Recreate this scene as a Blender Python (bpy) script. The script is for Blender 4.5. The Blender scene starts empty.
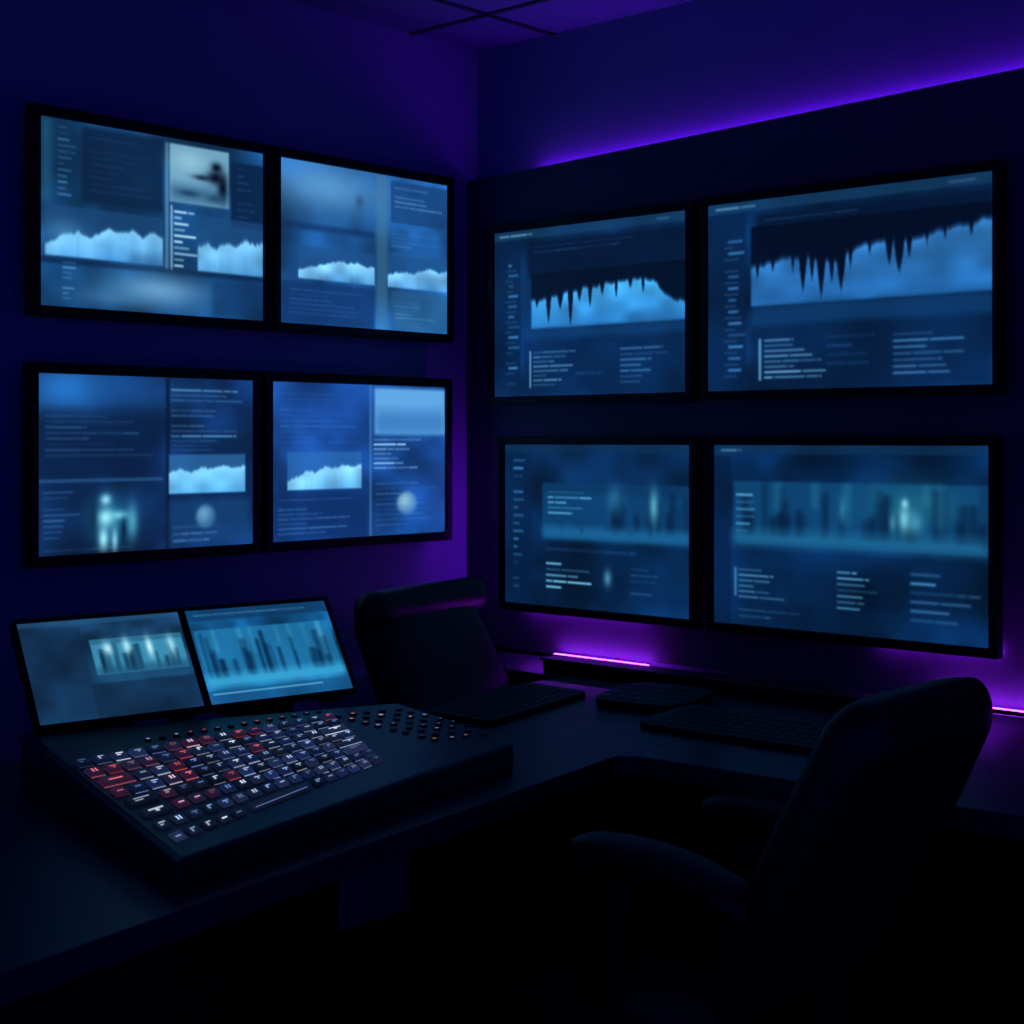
import bpy, bmesh, math, random
import numpy as np
from mathutils import Vector, Matrix
random.seed(7); rng=np.random.default_rng(11)
S=bpy.context.scene
try:
    S.view_settings.view_transform='Standard'; S.view_settings.look='None'
except Exception as e: print(e)

# ------------------------------------------------------------------ materials
def mat(name,col,rough=.5,spec=.5,emis=None,es=0,noise=0,nscale=20,bump=0,metal=0):
    m=bpy.data.materials.new(name); m.use_nodes=True; nt=m.node_tree; b=nt.nodes['Principled BSDF']
    b.inputs['Base Color'].default_value=(*col,1); b.inputs['Roughness'].default_value=rough
    b.inputs['Specular IOR Level'].default_value=spec; b.inputs['Metallic'].default_value=metal
    if emis: b.inputs['Emission Color'].default_value=(*emis,1); b.inputs['Emission Strength'].default_value=es
    if noise or bump:
        tc=nt.nodes.new('ShaderNodeTexCoord'); n=nt.nodes.new('ShaderNodeTexNoise'); n.inputs['Scale'].default_value=nscale; n.inputs['Detail'].default_value=5
        nt.links.new(tc.outputs['Object'],n.inputs['Vector'])
        if noise:
            r=nt.nodes.new('ShaderNodeMapRange'); r.inputs['To Min'].default_value=1-noise; r.inputs['To Max'].default_value=1+noise
            nt.links.new(n.outputs['Fac'],r.inputs['Value'])
            mx=nt.nodes.new('ShaderNodeVectorMath'); mx.operation='SCALE'; mx.inputs[0].default_value=col
            nt.links.new(r.outputs['Result'],mx.inputs['Scale']); nt.links.new(mx.outputs[0],b.inputs['Base Color'])
        if bump:
            bp=nt.nodes.new('ShaderNodeBump'); bp.inputs['Strength'].default_value=bump; bp.inputs['Distance'].default_value=.002
            nt.links.new(n.outputs['Fac'],bp.inputs['Height']); nt.links.new(bp.outputs['Normal'],b.inputs['Normal'])
    return m
def vcol_mat(name,strength=1,rough=.35,samp='FRONT',base=(.002,.003,.005)):
    m=bpy.data.materials.new(name); m.use_nodes=True; nt=m.node_tree; b=nt.nodes['Principled BSDF']
    b.inputs['Base Color'].default_value=(*base,1); b.inputs['Roughness'].default_value=rough; b.inputs['Specular IOR Level'].default_value=.2
    a=nt.nodes.new('ShaderNodeAttribute'); a.attribute_name='Col'
    nt.links.new(a.outputs['Color'],b.inputs['Emission Color']); b.inputs['Emission Strength'].default_value=strength
    try: m.cycles.emission_sampling=samp
    except Exception: pass
    return m
M_wall=mat('wall_paint',(.28,.25,.42),.8,.2,noise=.06,nscale=6,bump=.15)
M_panel=mat('panel_dark_laminate',(.095,.08,.12),.6,.25,noise=.08,nscale=9)
M_ceil=mat('ceiling_tile',(.26,.24,.42),.9,.1,noise=.12,nscale=60,bump=.3)
M_grid=mat('ceiling_grid',(.04,.04,.06),.6)
M_floor=mat('dark_carpet',(.01,.01,.014),.95,.1,noise=.4,nscale=150,bump=.5)
M_desk=mat('desk_laminate',(.024,.024,.044),.38,.40,noise=.12,nscale=14,bump=.05)
M_deskedge=mat('desk_body',(.005,.005,.007),.6,.15)
M_bezel=mat('black_plastic',(.004,.004,.006),.45,.2)
M_cons=mat('console_shell',(.013,.014,.023),.38,.36,bump=.1,nscale=200)
M_dark=mat('black_keyboard_shell',(.006,.006,.010),.5,.22)
M_key=vcol_mat('keycap_backlit',1.0,.45,'NONE',(.02,.025,.045))
M_keyoff=mat('keycap_unlit',(.006,.006,.010),.45,.22)
M_metal=mat('dark_metal',(.04,.04,.05),.35,.5,metal=.8)
M_fabric=mat('chair_leather',(.006,.006,.010),.48,.30,noise=.2,nscale=40,bump=.25)
M_screen=vcol_mat('screen_emission',1.0)
M_legend=vcol_mat('legend_emission',1.0,samp='NONE')
M_ledtop=mat('led_violet',(0,0,0),.5,emis=(.18,.008,1.0),es=21)
M_ledlow=mat('led_magenta_violet',(0,0,0),.5,emis=(.32,.02,1.0),es=34)
M_ledadd=mat('led_violet_added',(0,0,0),.5,emis=(.27,.015,1.0),es=28)
M_ledver=mat('led_violet_soft',(0,0,0),.5,emis=(.24,.015,1.0),es=17)

# ------------------------------------------------------------------ mesh helpers
def obj(name,verts,faces,m,parent=None,smooth=False,bevel=0,seg=2,org=None,xf=None):
    me=bpy.data.meshes.new(name)
    if xf: verts=[xf(v) for v in verts]
    o=Vector(org) if org is not None else (parent.location.copy() if parent else Vector((0,0,0)))
    me.from_pydata([tuple(Vector(v)-o) for v in verts],[],faces); me.update()
    me.materials.append(m)
    bm=bmesh.new(); bm.from_mesh(me); bmesh.ops.recalc_face_normals(bm,faces=bm.faces); bm.to_mesh(me); bm.free()
    ob=bpy.data.objects.new(name,me); S.collection.objects.link(ob)
    if parent: ob.parent=parent
    else: ob.location=o
    if smooth:
        for p in me.polygons: p.use_smooth=True
    if bevel:
        b=ob.modifiers.new('bevel','BEVEL'); b.width=bevel; b.segments=seg; b.limit_method='ANGLE'
    return ob
def empty(name,loc):
    e=bpy.data.objects.new(name,None); e.location=loc; e.empty_display_size=.1; S.collection.objects.link(e); return e
class G:
    def __init__(s): s.v=[]; s.f=[]
    def add(s,v,f):
        n=len(s.v); s.v+= [tuple(x) for x in v]; s.f+=[tuple(i+n for i in q) for q in f]
    def box(s,x0,x1,y0,y1,z0,z1,dz=0):
        # dz: rise of the y0 end relative to y1 end
        s.add([(x0,y0,z0+dz),(x1,y0,z0+dz),(x1,y1,z0),(x0,y1,z0),(x0,y0,z1+dz),(x1,y0,z1+dz),(x1,y1,z1),(x0,y1,z1)],
              [(0,3,2,1),(4,5,6,7),(0,1,5,4),(1,2,6,5),(2,3,7,6),(3,0,4,7)])
    def obox(s,o,U,V,W,u0,u1,v0,v1,w0,w1,tap=0):
        P=lambda u,v,w:tuple(Vector(o)+U*u+V*v+W*w)
        t=tap
        s.add([P(u0,v0,w0),P(u1,v0,w0),P(u1,v1,w0),P(u0,v1,w0),P(u0+t,v0+t,w1),P(u1-t,v0+t,w1),P(u1-t,v1-t,w1),P(u0+t,v1-t,w1)],
              [(0,3,2,1),(4,5,6,7),(0,1,5,4),(1,2,6,5),(2,3,7,6),(3,0,4,7)])
    def prism(s,poly,z0,z1):
        n=len(poly)
        z0f=z0 if callable(z0) else (lambda x,y:z0); z1f=z1 if callable(z1) else (lambda x,y:z1)
        v=[(x,y,z0f(x,y)) for x,y in poly]+[(x,y,z1f(x,y)) for x,y in poly]
        s.add(v,[tuple(range(n))[::-1],tuple(range(n,2*n))]+[(i,(i+1)%n,n+(i+1)%n,n+i) for i in range(n)])
    def cyl(s,c,axis,r0,r1,h,n=20):
        a=Vector(axis).normalized(); t=a.orthogonal().normalized(); b=a.cross(t); c=Vector(c)
        v=[c+(t*math.cos(k*2*math.pi/n)+b*math.sin(k*2*math.pi/n))*r0 for k in range(n)]
        v+=[c+a*h+(t*math.cos(k*2*math.pi/n)+b*math.sin(k*2*math.pi/n))*r1 for k in range(n)]
        s.add(v,[tuple(range(n))[::-1],tuple(range(n,2*n))]+[(i,(i+1)%n,n+(i+1)%n,n+i) for i in range(n)])
    def loft(s,rings,cap=True):
        n=len(rings[0]); base=len(s.v)
        for r in rings: s.v+=[tuple(p) for p in r]
        for k in range(len(rings)-1):
            for i in range(n):
                j=(i+1)%n; s.f.append((base+k*n+i,base+k*n+j,base+(k+1)*n+j,base+(k+1)*n+i))
        if cap:
            s.f.append(tuple(base+i for i in range(n))[::-1]); s.f.append(tuple(base+(len(rings)-1)*n+i for i in range(n)))
def roundrect(x0,x1,y0,y1,r,n=6):
    out=[]
    for cx,cy,a0 in((x1-r,y0+r,-90),(x1-r,y1-r,0),(x0+r,y1-r,90),(x0+r,y0+r,180)):
        for k in range(n+1):
            a=math.radians(a0+90*k/n); out.append((cx+r*math.cos(a),cy+r*math.sin(a)))
    return out

# ------------------------------------------------------------------ screen painter (what each display shows)
def srgb2lin(c):
    c=np.clip(c/255.,0,1); return np.where(c<=.04045,c/12.92,((c+.055)/1.055)**2.4)
class Paint:
    def __init__(s,base,W=300,H=220):
        s.W,s.H=W,H; u=np.linspace(0,1,W); v=np.linspace(0,1,H); s.U,s.V=np.meshgrid(u,v)
        s.C=np.ones((H,W,3))*np.array(base,float)
        s.C*=(.62+.76*s.n2(5,4))[...,None]; s.C*=(.88+.24*s.n2(14,11))[...,None]
    def n2(s,a,b):
        g=rng.random((b+1,a+1)); x=s.U*(a-1e-6); y=s.V*(b-1e-6); i=x.astype(int); j=y.astype(int); fx=x-i; fy=y-j
        fx=fx*fx*(3-2*fx); fy=fy*fy*(3-2*fy)
        return (g[j,i]*(1-fx)+g[j,i+1]*fx)*(1-fy)+(g[j+1,i]*(1-fx)+g[j+1,i+1]*fx)*fy
    def n1(s,u,k,seed=None):
        g=rng.random(k+2); return np.interp(np.clip(u,0,1)*k,np.arange(k+2),g)
    def mask(s,u0,v0,u1,v1,soft=.008):
        a=soft; b=soft*1.3
        return np.clip((s.U-u0)/a+.5,0,1)*np.clip((u1-s.U)/a+.5,0,1)*np.clip((s.V-v0)/b+.5,0,1)*np.clip((v1-s.V)/b+.5,0,1)
    def mix(s,m,col): s.C=s.C*(1-m[...,None])+np.array(col,float)*m[...,None]
    def rect(s,u0,v0,u1,v1,col,a=1,soft=.008): s.mix(a*s.mask(u0,v0,u1,v1,soft),col)
    def blob(s,cu,cv,ru,rv,col,a=1,p=1.5):
        d=((s.U-cu)/ru)**2+((s.V-cv)/rv)**2; s.mix(a*np.exp(-d*p),col)
    def disc(s,cu,cv,ru,rv,col,a=1):
        d=np.sqrt(((s.U-cu+.2*ru)/ru)**2+((s.V-cv+.2*rv)/rv)**2); d2=np.sqrt(((s.U-cu)/ru)**2+((s.V-cv)/rv)**2)
        s.mix(a*np.clip((1-d2)*3,0,1)*np.clip(1.15-d*.8,0,1),col)
    def text(s,u0,v0,u1,v1,rows,col=(120,165,210),a=.5,fill=.75):
        p=(v1-v0)/rows
        for r in range(rows):
            u=u0; end=u0+(u1-u0)*(.3+.7*random.random()); ra=random.uniform(.3,1)
            if random.random()>fill+.1: continue
            while u<end:
                w=random.uniform(.03,.16); s.rect(u,v0+r*p+p*.25,min(u+w,end),v0+r*p+p*.58,col,min(1,a*ra*random.uniform(.7,1.3)*1.2),.008); u+=w+.005
    def cloud(s,u0,v0,u1,v1,hi,lo,dark=(10,22,45),t=None,drips=(),amp=.06,fade=1.25):
        m=s.mask(u0,v0,u1,v1,.008); un=(s.U-u0)/(u1-u0)
        t=np.interp(un,np.linspace(0,1,len(t)),t)+amp*(s.n1(un,34)-.5)+amp*.5*(s.n1(un,80)-.5)
        for c,wd,am in drips:
            t=np.maximum(t,am*np.clip(1-abs(un-c)/wd,0,1)**.45+.0*t)
        vt=v0+(v1-v0)*np.clip(t,0,1)
        d=(s.V-vt)/(v1-v0)
        inside=np.clip(d*11,0,1)
        # vertical sky gradient: brightest in the upper part of the picture, hazier toward its base
        dd=(s.V-(v0+(v1-v0)*.2))/(v1-v0)
        g=np.clip(1-np.clip(dd if drips else d,0,1)*fade,0,1)[...,None]**.8
        c=np.array(lo,float)*(1-g)+np.array(hi,float)*g
        c=c*(.84+.32*s.n2(12,14))[...,None]
        mm=(m*inside)[...,None]; s.C=s.C*(1-mm)+c*mm
        md=m*(1-inside); s.mix(md*(.9 if drips else .65),dark)
    def finish(s,con=1.18,sat=1.25,gain=1.12):
        C=s.C
        for ax in(0,1):
            C=np.concatenate([C.take([0],ax),C,C.take([-1],ax)],ax)
            n=C.shape[ax]; C=(C.take(range(0,n-2),ax)+2*C.take(range(1,n-1),ax)+C.take(range(2,n),ax))/4
        C=255*(np.clip(C,0,255)/255)**con*gain
        l=C.mean(-1,keepdims=True); C=l+(C-l)*sat
        s.C=np.clip(C,0,255); return s
def streaks(p,u0,v0,u1,v1,col,n,a=.6,dark=False,soft=.02,w0=.006,w1=.03):
    for _ in range(n):
        u=random.uniform(u0,u1); h=random.uniform(.35,1)*(v1-v0); w=random.uniform(w0,w1)
        vb=v1 if dark else v0+h
        p.rect(u,vb-h,u+w,vb,col,a*random.uniform(.4,1),soft)

def art(k):
    if k==0:
        p=Paint((26,68,108)); p.rect(.17,.02,.52,.43,(17,40,68),.85,.02); p.rect(.0,0,.05,.45,(45,105,140),.5,.04)
        p.text(.07,.03,.15,.42,12,(90,150,190),.5); p.text(.2,.06,.5,.38,9,(60,100,140),.2)
        p.rect(.55,.03,.83,.36,(122,166,188),.9); p.blob(.64,.12,.1,.08,(155,195,208),.6); p.rect(.55,.25,.83,.36,(64,108,138),.7,.04)
        p.blob(.77,.13,.03,.035,(8,18,36),1); p.blob(.765,.19,.05,.045,(8,18,36),1); p.blob(.70,.2,.05,.02,(12,26,44),.8); p.blob(.80,.24,.03,.09,(10,22,40),1); p.blob(.64,.3,.07,.025,(28,58,88),.8); p.blob(.76,.31,.05,.03,(30,60,90),.7)
        p.rect(.84,.08,1,.46,(15,40,72),.9); p.text(.87,.1,.98,.42,8,(70,115,160),.3)
        p.cloud(.02,.46,.52,.73,(132,194,232),(48,104,156),(36,78,120),t=[.75,.6,.5,.42,.55,.4,.3,.35,.28,.42,.3,.35]); p.cloud(.68,.42,1,.74,(132,194,232),(60,120,170),(36,78,120),t=[.5,.42,.5,.38,.45,.3,.36,.3])
        p.rect(.53,.03,.545,.75,(130,170,190),.5); p.text(.57,.4,.68,.74,10,(200,232,245),.9,.95); p.rect(.555,.38,.563,.75,(190,220,235),.7)
        p.rect(.0,.74,1,.77,(14,36,66),.7,.015); p.blob(.5,.87,.26,.11,(116,162,195),.85); p.blob(.1,.6,.1,.08,(110,170,205),.4); p.blob(.3,.93,.2,.06,(80,130,170),.5)
        p.text(.09,.75,.17,.97,8,(120,175,215),.5); p.rect(.75,.78,1,1,(20,52,94),.5,.04)
    elif k==1:
        p=Paint((36,86,140)); p.blob(.25,.14,.4,.2,(96,150,194),.9); p.rect(.55,.0,.62,1,(80,125,150),.5,.03); p.rect(.64,.03,1,.3,(28,66,110),.7)
        p.text(.66,.06,.98,.3,8,(130,180,215),.35); p.rect(0,.38,.54,.42,(20,50,92),.6,.02); p.blob(.45,.2,.03,.05,(40,70,100),.6)
        p.text(.64,.36,.98,.52,6,(110,165,205),.35); p.cloud(.1,.52,.54,.72,(142,204,238),(60,120,175),(38,84,132),t=[.7,.6,.5,.4,.3,.35,.3,.4,.35]); p.cloud(.62,.5,1,.72,(136,198,236),(60,120,175),(38,84,132),t=[.6,.5,.45,.5,.35,.3,.38,.3])
        p.rect(0,.74,.54,1,(22,56,104),.7,.02); p.rect(.64,.74,1,1,(48,92,124),.6,.02); p.text(.66,.78,.98,.98,8,(110,160,190),.35); p.text(.05,.78,.5,.95,6,(60,105,160),.35)
    elif k==2:
        p=Paint((20,50,92)); p.blob(.12,.08,.25,.2,(50,122,195),.9); p.blob(.5,.1,.3,.15,(34,84,140),.6); p.rect(0,.2,.54,.58,(15,38,72),.55,.06); p.rect(.565,0,.585,1,(10,28,56),.7)
        p.text(.03,.22,.5,.5,9,(90,135,180),.28); p.text(.59,.06,.95,.36,10,(120,175,215),.55); p.text(.59,.36,.95,.44,3,(90,150,200),.35)
        p.cloud(.58,.45,.96,.68,(136,203,238),(78,150,200),(60,118,168),t=[.4,.32,.4,.27,.33,.22,.32,.24]); p.rect(0,.58,.55,.60,(60,110,155),.5)
        p.text(.02,.64,.22,.92,9,(100,160,205),.45)
        p.blob(.32,.82,.12,.16,(40,115,150),.8); p.blob(.29,.70,.03,.04,(150,220,235),.9); p.blob(.29,.80,.045,.06,(165,230,240),.9); p.blob(.35,.79,.05,.03,(130,205,222),.8); p.blob(.28,.92,.028,.08,(165,230,240),.9); p.blob(.33,.93,.018,.08,(150,215,230),.8); p.blob(.41,.83,.03,.12,(100,180,200),.7); p.blob(.37,.88,.014,.08,(12,38,60),.9); p.blob(.235,.8,.02,.1,(14,42,64),.7)
        p.text(.02,.9,.5,.99,3,(110,165,205),.45)
        p.rect(.58,.72,.98,.97,(30,74,120),.6,.03); p.text(.6,.86,.97,.98,3,(110,160,200),.35); p.disc(.76,.82,.06,.085,(120,168,196),.8)
    elif k==3:
        p=Paint((30,72,132)); p.blob(.3,.2,.35,.25,(38,84,160),.6); p.rect(.565,.02,1,.33,(108,168,214),.9,.02); p.rect(.565,.17,1,.33,(58,114,170),.7,.08)
        p.rect(.535,0,.55,1,(80,135,185),.5); p.text(.56,.35,.86,.6,8,(195,230,245),.7); p.text(.04,.06,.5,.4,10,(80,130,185),.25)
        p.cloud(.08,.44,.49,.68,(145,208,240),(78,145,198),(54,110,170),t=[.7,.6,.45,.5,.35,.4,.3,.35,.3]); p.rect(0,.7,.52,1,(18,50,100),.55,.03); p.text(.03,.73,.5,.97,8,(100,155,205),.4)
        p.text(.57,.64,.97,.95,9,(80,130,185),.35); p.disc(.76,.79,.075,.095,(150,188,205),.85)
    elif k in(4,5):
        p=Paint((15,49,88)); p.rect(0,0,1,.055,(34,78,112),.55); p.text(.03,.015,.3,.05,1,(160,205,230),.5); p.text(.86,.015,.98,.05,1,(140,180,210),.4)
        p.rect(0,.06,.15,1,(12,40,76),.6)
        for q in range(12):
            if random.random()<.75: p.rect(.08,.2+.062*q,.08+random.uniform(.02,.07),.215+.062*q,(85,150,205),random.uniform(.3,.8)); 
            p.rect(.065,.235+.062*q,.065+random.uniform(.03,.07),.245+.062*q,(60,110,160),.45)
        p.rect(.19,.08,1,.30,(9,28,56),.85,.03); p.text(.22,.1,.8,.16,2,(60,100,150),.35)
        if k==4: p.cloud(.21,.27,1,.60,(84,176,230),(34,98,164),(6,19,42),[.40,.42,.40,.36,.32,.28,.26,.24,.22,.2,.18,.2,.22,.46,.6,.66],
              [(.04,.03,.55),(.12,.022,.85),(.20,.03,.62),(.27,.02,.92),(.33,.025,.5),(.40,.016,.62),(.48,.02,.42),(.57,.012,.5),(.66,.02,.34),(.74,.012,.45)],fade=.9)
        else: p.cloud(.17,.14,1,.56,(62,130,190),(32,88,144),(6,19,42),[.46,.42,.40,.38,.36,.42,.46,.42,.34,.26,.26,.26,.30,.26,.2,.18,.14,.14],
              [(.03,.016,.6),(.10,.02,.52),(.19,.012,.55),(.235,.022,.8),(.275,.016,.68),(.315,.024,.88),(.36,.018,.72),(.40,.026,.82),(.44,.014,.55),(.52,.012,.42),(.60,.02,.56),(.64,.026,.66),(.68,.016,.5),(.75,.010,.36),(.82,.010,.32),(.92,.012,.3)],fade=.85)
        p.rect(.17,.56 if k==5 else .60,1,.66,(22,70,116),.7,.03); p.rect(.17,.67,1,1,(12,40,76),.5,.03)
        p.rect(.2,.73,.208,.95,(140,200,235),.8)
        p.text(.22,.73,.46,.95,8,(135,195,230),.85,.95); p.text(.68,.73,.93,.95,7,(105,168,215),.65,.95); p.text(.45,.72,.62,.9,4,(60,110,170),.3)
    elif k==6:
        p=Paint((13,47,84)); p.rect(0,0,1,.05,(20,56,88),.6); p.rect(0,.06,.16,1,(11,40,76),.6); p.text(.05,.08,.13,.92,17,(80,150,200),.6)
        p.rect(.22,.24,1,.58,(21,76,120),.85,.015); p.text(.25,.28,.5,.44,5,(130,205,232),.7,.95); streaks(p,.5,.25,.98,.53,(9,36,64),14,.75,True,.03); p.rect(.22,.24,1,.3,(14,52,88),.5,.04)
        p.blob(.82,.36,.03,.12,(105,185,205),.8); p.blob(.62,.33,.05,.1,(60,135,172),.6); p.rect(.22,.50,1,.58,(44,122,168),.6,.04)
        streaks(p,.3,.47,.8,.55,(16,62,100),10,.5,False,.02)
        p.text(.24,.72,.5,.9,5,(140,205,235),.85,.95); p.blob(.58,.8,.025,.06,(110,180,210),.7); p.text(.7,.72,.98,.9,5,(70,135,190),.45); p.text(.24,.62,.9,.68,1,(60,110,160),.35)
    elif k==7:
        p=Paint((12,46,84)); p.rect(0,0,1,.05,(22,60,92),.6); p.text(.03,.015,.2,.05,1,(140,200,220),.6); p.text(.85,.015,.97,.05,1,(140,200,220),.4); p.rect(0,.06,.07,1,(10,36,70),.6)
        p.rect(.08,.2,1,.55,(23,80,122),.85,.015); p.blob(.75,.3,.2,.14,(46,124,142),.5); streaks(p,.1,.2,.98,.5,(8,32,60),30,.8,True,.028,.008,.04); streaks(p,.2,.2,.98,.44,(64,145,168),8,.3,False,.03)
        p.blob(.722,.30,.014,.03,(160,222,232),.85); p.blob(.72,.38,.025,.08,(140,212,226),.85); p.blob(.755,.40,.035,.07,(95,180,205),.7); p.blob(.68,.4,.015,.06,(110,190,205),.5); p.blob(.5,.34,.018,.08,(80,165,190),.5); p.rect(.08,.47,1,.55,(46,122,160),.65,.06)
        p.text(.09,.22,.17,.5,7,(90,170,205),.65)
        p.rect(.085,.68,.092,.84,(120,190,220),.7); p.text(.1,.68,.3,.86,6,(130,195,225),.75,.95); p.text(.48,.66,.64,.88,7,(115,180,215),.7,.95); p.text(.74,.64,.98,.92,6,(90,155,200),.55,.95); p.text(.1,.9,.35,.97,2,(60,120,160),.45)
    elif k==8:
        p=Paint((26,60,90),260,190); p.rect(.0,.0,1,.05,(50,95,130),.5); p.rect(.4,.22,.98,.58,(70,146,176),.9); streaks(p,.42,.26,.97,.56,(12,42,66),14,.8,True,.02,.01,.04)
        p.rect(.4,.22,.98,.27,(40,90,120),.6,.02)
        p.blob(.50,.32,.035,.08,(205,240,245),.8); p.blob(.62,.31,.03,.1,(195,235,240),.8);p.blob(.76,.34,.025,.12,(210,240,245),.9); p.blob(.9,.34,.03,.12,(180,228,238),.8); p.rect(.4,.5,1,.66,(36,84,116),.6,.05); p.rect(0,.08,.36,1,(22,46,76),.4)
        p.rect(.35,.66,1,1,(20,40,64),.5)
    elif k==9:
        p=Paint((25,88,134),260,190); p.rect(0,0,1,.12,(20,60,98),.7); p.text(.05,.03,.95,.1,1,(130,200,225),.5); p.rect(.02,.22,.98,.8,(42,122,165),.75)
        streaks(p,.04,.25,.95,.74,(8,42,72),20,.8,True,.022,.01,.05); streaks(p,.05,.22,.95,.6,(120,200,222),8,.4,False,.03); p.rect(.0,.7,1,.85,(74,176,216),.65,.07); p.rect(0,.86,1,1,(32,94,140),.7); p.rect(.03,.89,.8,.905,(140,215,235),.6)
    return p.finish(*((1.12,1.06,1.12) if k<4 else (1.15,1.05,1.07) if k<8 else (1.12,1.05,1.08)))
def screen(name,P00,P10,P01,k,parent,gain=1.):
    p=art(k); W,H=p.W,p.H
    o=np.array(parent.location); a=np.array(P00)-o; du=np.array(P10)-np.array(P00); dv=np.array(P01)-np.array(P00)
    co=(a+p.U[...,None]*du+p.V[...,None]*dv).reshape(-1,3)
    idx=np.arange(W*H).reshape(H,W)
    f=np.stack([idx[:-1,:-1],idx[1:,:-1],idx[1:,1:],idx[:-1,1:]],-1).reshape(-1,4)
    me=bpy.data.meshes.new(name); me.vertices.add(len(co)); me.vertices.foreach_set('co',co.ravel().astype(np.float32))
    me.loops.add(f.size); me.loops.foreach_set('vertex_index',f.ravel().astype(np.int32))
    me.polygons.add(len(f)); me.polygons.foreach_set('loop_start',np.arange(0,f.size,4,dtype=np.int32))
    me.update(calc_edges=True); me.validate()
    at=me.color_attributes.new('Col','FLOAT_COLOR','POINT'); c=np.ones((W*H,4),np.float32); c[:,:3]=(srgb2lin(p.C)*gain).reshape(-1,3)
    at.data.foreach_set('color',c.ravel()); me.materials.append(M_screen)
    ob=bpy.data.objects.new(name,me); S.collection.objects.link(ob); ob.parent=parent; return ob
def bezel(g,o,U,V,N,w,h,b,th,lip=.006):
    def P(u,v,n): return tuple(Vector(o)+U*u+V*v+N*n)
    O=[(-b,-b),(w+b,-b),(w+b,h+b),(-b,h+b)]; I=[(0,0),(w,0),(w,h),(0,h)]
    v=[P(*q,lip) for q in O]+[P(*q,lip) for q in I]+[P(*q,-.001) for q in I]+[P(*q,-th) for q in O]
    f=[]
    for i in range(4):
        j=(i+1)%4; f+= [(i,j,4+j,4+i),(4+i,4+j,8+j,8+i),(i,12+i,12+j,j)]
    f+=[(8,9,10,11),(12,15,14,13)]
    g.add(v,f)
def setcol(ob,cols):
    at=ob.data.color_attributes.new('Col','FLOAT_COLOR','POINT')
    cc=np.ones((len(cols),4),np.float32); cc[:,:3]=srgb2lin(np.array(cols,float)); at.data.foreach_set('color',cc.ravel())

EYE=1.29
# ------------------------------------------------------------------ room
WX,WY,CZ=.092,.06,2.33
g=G(); g.box(-4.2,WX+.1,WY,WY+.1,0,CZ+.05); obj('wall_left',g.v,g.f,M_wall)
g=G(); g.box(WX,WX+.1,-4.2,WY,0,CZ+.05); obj('wall_right',g.v,g.f,M_wall)
g=G(); g.box(-4.2,WX+.1,-4.2,WY+.1,-.08,0); obj('floor',g.v,g.f,M_floor)
g=G(); g.box(-4.2,WX,-4.2,WY,CZ,CZ+.05); obj('ceiling',g.v,g.f,M_ceil)
g=G()
for k in range(8):
    x=-.155-.6*k
    if x>-4.2: g.box(x-.008,x+.008,-4.2,WY-.001,CZ-.004,CZ-.0005)
    y=-.208-.6*k
    if y>-4.2: g.box(-4.2,WX-.001,y-.008,y+.008,CZ-.004,CZ-.0005)
obj('ceiling_grid',g.v,g.f,M_grid)
g=G(); g.box(-4.2,WX,WY-.012,WY-.0005,0,.09); obj('baseboard_left',g.v,g.f,M_deskedge)
# cladding panel on right wall; its top edge rises slightly along the wall, with an LED cove lip
PT=1.976; RISE=.045/1.32; LEN=4.26; DZT=RISE*LEN
g=G(); g.add([(.05,-4.2,.76),(WX-.0005,-4.2,.76),(WX-.0005,WY-.0005,.76),(.05,WY-.0005,.76),
   (.05,-4.2,PT-.022+DZT),(WX-.0005,-4.2,PT-.022+DZT),(WX-.0005,WY-.0005,PT-.022),(.05,WY-.0005,PT-.022)],
   [(0,3,2,1),(4,5,6,7),(0,1,5,4),(1,2,6,5),(2,3,7,6),(3,0,4,7)])
g.box(.05,.056,-4.2,WY-.0005,PT-.0225,PT,DZT)
obj('trim_1',g.v,g.f,M_panel)
g=G(); y1=-.17; g.box(.077,.086,-4.1,y1,PT-.0215+RISE*(WY-y1),PT-.010+RISE*(WY-y1),RISE*(4.1+y1)); obj('led_strip',g.v,g.f,M_ledtop)
# low LED channel at the back of the worktop, washing the wall upward
g=G(); g.box(-.002,.002,-2.68,-.005,.7505,.759); obj('trim_2',g.v,g.f,M_bezel)
for y0,y1 in((-.56,-.27),(-1.85,-1.30)):
    g=G(); g.box(.022,.032,y0,y1,.7508,.756); obj('led_strip',g.v,g.f,M_ledlow)
# extra LED strips added under the lower monitors to brighten the desk
for y0,y1 in((-.55,-.16),(-1.43,-1.16)):
    g=G(); g.box(.041,.0495,y0,y1,.864,.870); obj('led_strip',g.v,g.f,M_ledadd)
# LED behind the left side of the lower-right monitor, lighting the corner
g=G(); g.box(.040,.0495,-.130,-.121,.885,1.27); obj('led_strip',g.v,g.f,M_ledver)

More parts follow.
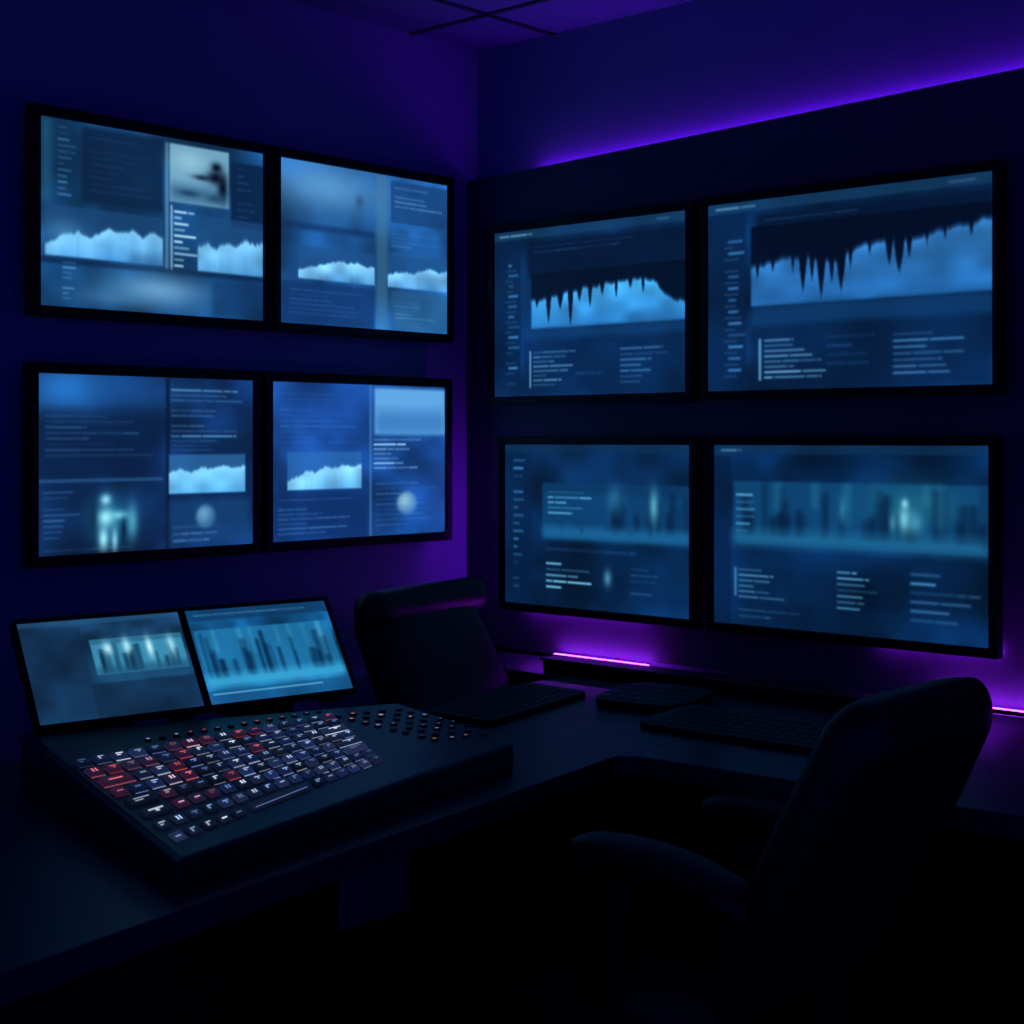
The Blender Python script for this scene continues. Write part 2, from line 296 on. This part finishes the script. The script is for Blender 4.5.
# ------------------------------------------------------------------ wall monitors
def wall_mon(side,a0,a1,z0,z1,k):
    if side=='L': o=(-a0,0,z0); U=Vector((1,0,0)); N=Vector((0,-1,0)); w=a0-a1; gap=WY
    else: o=(0,-a0,z0); U=Vector((0,-1,0)); N=Vector((-1,0,0)); w=a1-a0; gap=.05
    V=Vector((0,0,1)); h=z1-z0; o=Vector(o)
    e=empty('wall_monitor',o+U*w/2+V*h/2-N*gap*.5)
    g=G(); bz=.022 if side=='L' else .020; bezel(g,o,U,V,N,w,h,bz,.022); obj('housing',g.v,g.f,M_bezel,e,bevel=.0025)
    g=G(); g.obox(o,U,V,N,w*.5-.1,w*.5+.1,h*.5-.07,h*.5+.07,-gap+.0005,-.022); obj('bracket',g.v,g.f,M_metal,e)
    g=G(); g.obox(o,U,V,N,w*.15,w*.85,h*.12,h*.88,-.034,-.0225,.006); obj('rear_cover',g.v,g.f,M_bezel,e)
    screen('screen',o+V*h,o+V*h+U*w,o,k,e)
wall_mon('L',1.2434,.679,1.561,1.943,0); wall_mon('L',.630,.084,1.561,1.943,1)
wall_mon('L',1.248,.708,1.055,1.425,2); wall_mon('L',.653,.0916,1.055,1.425,3)
wall_mon('R',.088,.6916,1.400,1.820,4); wall_mon('R',.7531,1.436,1.400,1.823,5)
wall_mon('R',.1248,.7028,.877,1.279,6); wall_mon('R',.7696,1.4278,.877,1.279,7)

# ------------------------------------------------------------------ desks
DZ=.75
e=empty('desk',(-1.3,-.8,0))
g=G(); g.prism([(-.221,-.50),(-.85,-.50),(-.90,-.42),(-2.6,-.42),(-2.6,-1.436),(-.83,-1.142),(-.221,-1.142)],DZ-.035,DZ); obj('worktop',g.v,g.f,M_desk,e,bevel=.002)
g=G(); g.box(-2.58,-2.54,-1.36,-.45,0,DZ-.036); g.box(-1.34,-1.31,-.98,-.45,0,DZ-.036)
g.prism([(-2.53,-1.05),(-1.35,-.85),(-1.35,-.83),(-2.53,-1.03)],.05,DZ-.036)
obj('legs',g.v,g.f,M_deskedge,e)
e=empty('desk',(-.2,-1.3,0))
g=G(); g.prism([(.0495,WY-.001),(-.22,WY-.001),(-.22,-1.1425),(-.83,-1.1425),(-.80,-1.17),(-.765,-1.80),(-.72,-2.7),(.0495,-2.7)],DZ-.035,DZ); obj('worktop',g.v,g.f,M_desk,e,bevel=.002)
g=G(); g.box(-.17,-.15,-2.62,.03,.05,DZ-.036); g.box(-.70,.03,-2.66,-2.62,0,DZ-.036); g.box(-.17,.03,.02,.05,0,DZ-.036)
obj('legs',g.v,g.f,M_deskedge,e)
g=G(); g.box(-.19,-.13,-1.40,-.42,DZ+.0008,DZ+.026); g.box(-.192,-.128,-1.41,-.41,DZ+.026,DZ+.032)
obj('cable_rail',g.v,g.f,M_bezel,None,bevel=.002,org=(-.16,-.9,DZ))

# ------------------------------------------------------------------ control console
FL,FR,BR,BL=[np.array(p,float) for p in((-1.80,-1.25,.792),(-1.012,-1.09,.785),(-.995,-.78,.822),(-1.63,-.60,.838))]
e=empty('control_console',(-1.38,-.95,DZ))
def top(x,y):
    t=np.clip((y+1.2)/.55,0,1); return .788+.045*t
def lerp(a,b,t): return a+(b-a)*t
g=G()
pl=[FL,FR+[-.02,-.004,0],FR+[0,.02,0],BR,BL]
n=len(pl)
v=[(p[0],p[1],DZ+.0008) for p in pl]+[(p[0],p[1],top(p[0],p[1])-.004) for p in pl]
g.add(v,[tuple(range(n))[::-1]]+[(i,(i+1)%n,n+(i+1)%n,n+i) for i in range(n)])
c=sum(pl)/n; inn=[lerp(p,c,.03) for p in pl]
base=len(g.v)-n
g.v+=[(p[0],p[1],top(p[0],p[1])) for p in inn]
m0=base+n
g.f+=[(base+i,base+(i+1)%n,m0+(i+1)%n,m0+i) for i in range(n)]+[tuple(range(m0,m0+n))]
obj('shell',g.v,g.f,M_cons,e,bevel=.003)
# keys
A,B,C_,D=[np.array(p) for p in((-1.665,-.790),(-1.150,-.785),(-1.285,-1.060),(-1.765,-1.205))]
g=G(); kc=[]; lg=[]; lf=[]; lc=[]
rows,cols=8,16
for r in range(rows):
    q=0
    while q<cols:
        q1=q+1
        if r==0 and q==5: q1=10
        elif r in(2,3,5) and q in(0,14): q1=q+2
        u0,u1=(q+.12)/cols,(q1-.12)/cols; v0,v1=(r+.22)/rows,(r+.82)/rows
        def PP(u,v):
            p=lerp(lerp(D,C_,u),lerp(A,B,u),v); return (p[0],p[1])
        quad=[PP(u0,v0),PP(u1,v0),PP(u1,v1),PP(u0,v1)]
        cx=sum(p[0] for p in quad)/4; cy=sum(p[1] for p in quad)/4
        lo=[(x,y,top(x,y)-.001) for x,y in quad]; hi=[(x+(cx-x)*.12,y+(cy-y)*.18,top(x,y)+.005) for x,y in quad]
        uu=q/cols; vv=r/rows
        pr=.5*math.exp(-((uu-.12)/.25)**2)*(1 if .2<vv<.95 else 0)
        red=random.random()<pr or (vv>.8 and uu>.3 and random.random()<.3)
        g.add(lo+hi,[(0,3,2,1),(4,5,6,7),(0,1,5,4),(1,2,6,5),(2,3,7,6),(3,0,4,7)])
        if red: kcol=random.choice([(32,18,40),(40,18,36),(28,22,46)]); col=random.choice([(225,110,135),(235,90,100),(215,150,185),(225,190,215)])
        else:
            s_=random.uniform(.4,1.2); kcol=tuple(s_*x for x in random.choice([(17,26,56),(22,32,64),(14,22,50),(26,32,58)])); col=random.choice([(170,200,245),(135,165,225),(215,230,250),(110,140,215)])
        kc+=[tuple(x*1.4 for x in kcol)]*4+[kcol]*4
        dim=random.uniform(.5,1.05); col=tuple(min(255,x*dim) for x in col)
        X=np.array(hi[1])-np.array(hi[0]); Y=np.array(hi[3])-np.array(hi[0]); O=np.array(hi[0])+[0,0,.0006]
        if q1-q>3: segs=[(.04,.06,.96,.16)]
        else:
            segs=random.choice([[(.25,.2,.42,.75),(.42,.58,.72,.75)],[(.22,.45,.78,.65),(.44,.15,.58,.45)],[(.2,.52,.78,.7),(.2,.22,.5,.38)],[(.28,.2,.44,.75),(.56,.2,.70,.75)],[(.22,.3,.72,.5)]])
        for a0,b0,a1,b1 in segs:
            nn=len(lg); lg+=[O+X*a0+Y*b0,O+X*a1+Y*b0,O+X*a1+Y*b1,O+X*a0+Y*b1]; lf.append((nn,nn+1,nn+2,nn+3)); lc+=[col]*4
        # backlight leaking round the front edge of the cap
        O2=np.array(lo[0])+[0,0,.0016]; X2=np.array(lo[1])-np.array(lo[0]); dv=(np.array(lo[3])-np.array(lo[0]))*-.16
        nn=len(lg); lg+=[O2+dv,O2+X2+dv,O2+X2,O2]; lf.append((nn,nn+1,nn+2,nn+3)); lk=random.uniform(.4,.95); lc+=[tuple(x*lk for x in col)]*4
        q=q1
ob=obj('keys',g.v,g.f,M_key,e); setcol(ob,kc)
# round buttons
g=G()
knob_cols=[(245,160,110),(225,110,90),(120,150,215),(210,140,140),(230,200,190)]
def dot(x,y,z,s,col):
    nn=len(lg)
    for k in range(8): lg.append(np.array((x+s*math.cos(k*math.pi/4),y+s*math.sin(k*math.pi/4),z)))
    lf.append(tuple(range(nn,nn+8))); lc.extend([col]*8)
for i in range(5):
    for j in range(8):
        x=-1.155+.030*i+.004*j; y=-.80-.030*j-.006*i+random.uniform(-.003,.003)
        if x>-1.015: continue
        z=top(x,y); g.cyl((x,y,z-.001),(0,0,1),.007,.006,.003,16)
        if random.random()<.6:
            col=random.choice(knob_cols); k_=random.uniform(.3,1); dot(x,y,z+.0026,random.uniform(.002,.0045),tuple(c_*k_ for c_ in col))
for i in range(14):
    t=i/13; p=lerp(np.array((-1.50,-.752)),np.array((-1.16,-.758)),t); z=top(*p)
    g.cyl((p[0],p[1],z-.001),(0,0,1),.006,.005,.002,12)
    if random.random()<.7: dot(p[0],p[1],z+.0016,.0032,random.choice([(205,80,80),(140,170,220),(70,90,150),(190,110,90),(180,60,90)]))
obj('buttons',g.v,g.f,M_keyoff,e)
ob=obj('legends',lg,lf,M_legend,e); setcol(ob,lc)
# two tilted displays hinged to the back of the keyboard deck
P1=Vector((-1.607,-.617,.843)); P2=Vector((-1.033,-.705,.843))
U=(P2-P1).normalized(); bk=Vector((-U.y,U.x,0)); V=(bk*.10+Vector((0,0,.15))).normalized(); N=U.cross(V)
L=.18; tot=(P2-P1).length
g=G()
for k,(w0,w1) in enumerate(((0,.490*tot),(.512*tot,tot))):
    o=P1+U*w0; bezel(g,o,U,V,N,w1-w0,L,.007,.016,.004)
    screen('display_%d'%(k+1),o+V*L,o+V*L+U*(w1-w0),o,8+k,e)
obj('display_housings',g.v,g.f,M_bezel,e,bevel=.002)
g=G()
for w in(.04,.24,.33,.53): g.cyl(P1+U*(w-.02)-V*.010-N*.006,U,.008,.008,.04,14)
obj('hinges',g.v,g.f,M_bezel,e)
g=G()
for w in(.12,.42):
    o=P1+U*w
    a=o-N*.0165+V*.02; b=o-N*.0165+V*.14
    g.add([a-U*.05,a+U*.05,b+U*.05,b-U*.05,(a.x-U.x*.05,a.y-U.y*.05,DZ+.001),(a.x+U.x*.05,a.y+U.y*.05,DZ+.001),
           ((b+U*.05).x+.01,(b+U*.05).y+.01,DZ+.001),((b-U*.05).x+.01,(b-U*.05).y+.01,DZ+.001)],[(0,1,2,3),(4,7,6,5),(0,4,5,1),(1,5,6,2),(2,6,7,3),(3,7,4,0)])
obj('display_stands',g.v,g.f,M_bezel,e)

# ------------------------------------------------------------------ keyboards / panels on right desk
def slab(name,cx,cy,ang,w,d,h,rows,cols,r=.02,kz=.006,tilt=.0):
    e=empty(name,(cx,cy,DZ)); ca,sa=math.cos(ang),math.sin(ang)
    T=lambda x,y:(cx+ca*x-sa*y,cy+sa*x+ca*y)
    hh=lambda y:h+tilt*(y+d/2)/d
    g=G(); pts=roundrect(-w/2,w/2,-d/2,d/2,r); n=len(pts)
    g.add([(*T(x,y),DZ+.0008) for x,y in pts]+[(*T(x,y),DZ+hh(y)) for x,y in pts],[tuple(range(n))[::-1],tuple(range(n,2*n))]+[(i,(i+1)%n,n+(i+1)%n,n+i) for i in range(n)])
    obj('case',g.v,g.f,M_dark,e,bevel=.003)
    g=G(); mx=w*.04+.004; my=d*.1
    for i in range(cols):
        for j in range(rows):
            x0=-w/2+mx+(w-2*mx)*i/cols; x1=-w/2+mx+(w-2*mx)*(i+1)/cols; y0=-d/2+my+(d-2*my)*j/rows; y1=-d/2+my+(d-2*my)*(j+1)/rows
            gx=(x1-x0)*.06; gy=(y1-y0)*.06; tx=(x1-x0)*.06
            q=[(x0+gx,y0+gy),(x1-gx,y0+gy),(x1-gx,y1-gy),(x0+gx,y1-gy)]; q2=[(x0+gx+tx,y0+gy+tx),(x1-gx-tx,y0+gy+tx),(x1-gx-tx,y1-gy-tx),(x0+gx+tx,y1-gy-tx)]
            g.add([(*T(x,y),DZ+hh(y)-.001) for x,y in q]+[(*T(x,y),DZ+hh(y)+kz) for x,y in q2],[(0,3,2,1),(4,5,6,7),(0,1,5,4),(1,2,6,5),(2,3,7,6),(3,0,4,7)])
    obj('keys',g.v,g.f,M_keyoff,e)
    return e
slab('keyboard',-.60,-.69,math.radians(12),.40,.15,.012,5,15,.02,.0012,tilt=.008)
slab('keyboard',-.50,-1.25,math.radians(-88),.50,.19,.012,5,17,.04,.0012,tilt=.010)
slab('video_switcher',-.37,-.88,math.radians(-80),.20,.20,.018,4,5,.05,.0012,tilt=.010)
g=G(); rings=[]
for t in np.linspace(0,1,9):
    r=math.sin(math.pi*min(max(t,.06),.94))**.5; rings.append([(-.62+.032*r*math.cos(a),-1.62+.11*(t-.5),DZ+.001+max(0,.032*r*math.sin(a))) for a in np.linspace(0,2*math.pi,17)[:-1]])
g.loft(rings); obj('computer_mouse',g.v,g.f,M_bezel,None,smooth=True,org=(-.62,-1.62,DZ))

# ------------------------------------------------------------------ office chairs (local frame: faces +Y)
def sring(c,ux,uy,a,b,n=32,p=3.2):
    out=[]
    for k in range(n):
        t=2*math.pi*k/n; ct,st=math.cos(t),math.sin(t)
        out.append(Vector(c)+ux*(a*math.copysign(abs(ct)**(2/p),ct))+uy*(b*math.copysign(abs(st)**(2/p),st)))
    return out
def chair(ox,oy,ang,bw=1.0,bxo=0,zoff=0,roll=False,armz=.690):
    e=empty('office_chair',(ox,oy,0)); R=Matrix.Rotation(ang,3,'Z'); O=Vector((ox,oy,0))
    xf=lambda v:tuple(O+R@Vector(v))
    X=Vector((1,0,0)); Y=Vector((0,1,0)); Z=Vector((0,0,1))
    tl=Vector((0,.9,.42)).normalized(); up=Vector((0,-.42,.9)).normalized()
    def backp(t): return Vector((bxo,-.11-.225*t,.49+.46*t+zoff))
    hwf=lambda t:(.198+.012*math.sin(math.pi*t)-.018*t)*bw
    g=G(); rings=[]; N_=36
    for i in range(N_+1):
        t=(1-math.cos(math.pi*i/N_))/2; ed=min(t,1-t)/.13
        k=1 if ed>=1 else math.sqrt(max(0.0,1-(1-ed)**2))
        rings.append(sring(backp(t),X,tl,hwf(t)*(.80+.20*k),.056*max(k,.12),36,3.6))
    g.loft(rings); obj('backrest',g.v,g.f,M_fabric,e,smooth=True,xf=xf)
    if roll:
        g=G(); rings=[]
        for t in np.linspace(-1,1,15):
            k=math.sqrt(max(.05,1-max(0,(abs(t)-.85)/.15)**2)); rings.append([backp(.93)+tl*.032+X*(t*.225*bw)+(up*math.cos(a)*.040+tl*math.sin(a)*.040)*k for a in np.linspace(0,2*math.pi,21)[:-1]])
        g.loft(rings); obj('headrest_roll',g.v,g.f,M_fabric,e,smooth=True,xf=xf)
    g=G()
    for t in(.3,.62):
        rings=[sring(backp(t)+up*d,X,tl,hwf(t)+.001,.0568,36,3.6) for d in(-.002,.002)]; g.loft(rings)
    obj('back_seams',g.v,g.f,M_bezel,e,smooth=True,xf=xf)
    g=G(); rings=[]
    for z,k in((.405,.86),(.415,.96),(.435,1.0),(.46,1.0),(.475,.96),(.482,.86),(.485,.6)):
        rings.append(sring((0,.065,z),X,Y,.215*k,.235*k,36,3.6))
    g.loft(rings); obj('seat',g.v,g.f,M_fabric,e,smooth=True,xf=xf)
    for sx in(-1,1):
        ax=sx*.166; nm='1' if sx<0 else '2'
        g=G(); rings=[]
        for i in range(21):
            t=(1-math.cos(math.pi*i/20))/2; y=.145-.33*t; z=armz+.010*math.sin(math.pi*t)-.04*t**3
            ed=min(t,1-t)/.14; k=1 if ed>=1 else math.sqrt(max(.03,1-(1-ed)**2))
            rings.append(sring((ax,y,z),X,Z,.040*k,.024*k,20,2.8))
        g.loft(rings); obj('arm_pad_'+nm,g.v,g.f,M_fabric,e,smooth=True,xf=xf)
        g=G(); path=[(.05,.672),(.075,.60),(.09,.52),(.085,.45),(.05,.405),(.03,.395)]
        rings=[sring((ax-sx*(.0 if i<4 else .02*(i-3)),y,z),X,Y if i<4 else Vector((0,.7,.7)),.018,.036,16,3) for i,(y,z) in enumerate(path)]
        g.loft(rings); obj('arm_post_'+nm,g.v,g.f,M_bezel,e,smooth=True,xf=xf)
        g=G(); path=[(-.12,.665),(-.15,.60),(-.14,.54)]
        rings=[sring((ax,y,z),X,Y,.012,.020,14,3) for y,z in path]; g.loft(rings); obj('arm_brace_'+nm,g.v,g.f,M_bezel,e,smooth=True,xf=xf)
    g=G(); g.cyl((0,.05,.10),(0,0,1),.035,.035,.12); g.cyl((0,.05,.2),(0,0,1),.022,.022,.17); g.box(-.1,.1,-.05,.17,.37,.404)
    g.box(-.035,.035,-.17,-.03,.385,.404); g.box(-.035,.035,-.21,-.175,.385,.58)
    obj('gas_lift',g.v,g.f,M_bezel,e,bevel=.004,xf=xf)
    g=G()
    for k in range(5):
        a=k*2*math.pi/5+.3; d=Vector((math.cos(a),math.sin(a),0)); s=Vector((-d.y,d.x,0)); c=Vector((0,.05,0))
        rings=[[c+d*r+s*(sx*w)+Vector((0,0,z+sz*h)) for sx,sz in((-1,-1),(1,-1),(1,1),(-1,1))] for r,w,h,z in((.02,.03,.02,.12),(.15,.024,.017,.105),(.28,.016,.012,.075))]
        g.loft(rings); q=c+d*.27
        for o_ in(-.02,.008): g.cyl(q+s*o_+Vector((0,0,.03)),s,.03,.03,.012,18)
        g.cyl(q+Vector((0,0,.03)),(0,0,1),.007,.007,.04,10)
    obj('star_base',g.v,g.f,M_bezel,e,bevel=.002,xf=xf)
chair(-.980,-1.460,0,1.0,.012)
# second chair tucked in from the wall side of the left desk, back toward the left wall
chair(-.430,-.622,math.radians(180+14),1.12,0,0.0,roll=True,armz=.683)

# ------------------------------------------------------------------ world + camera
w=bpy.data.worlds.new('night_blue'); S.world=w; w.use_nodes=True
bg=w.node_tree.nodes['Background']; bg.inputs['Color'].default_value=(.022,.040,1,1); bg.inputs['Strength'].default_value=.25
cam=bpy.data.cameras.new('camera'); co=bpy.data.objects.new('camera',cam); S.collection.objects.link(co)
co.location=(-2.8802,-2.7776,EYE); co.rotation_euler=(math.radians(90),0,math.atan2(.6741,.7386)-math.pi/2)
cam.sensor_width=36; cam.lens=1534/1024*36; cam.shift_y=-72/1024; cam.clip_start=.05
S.camera=co
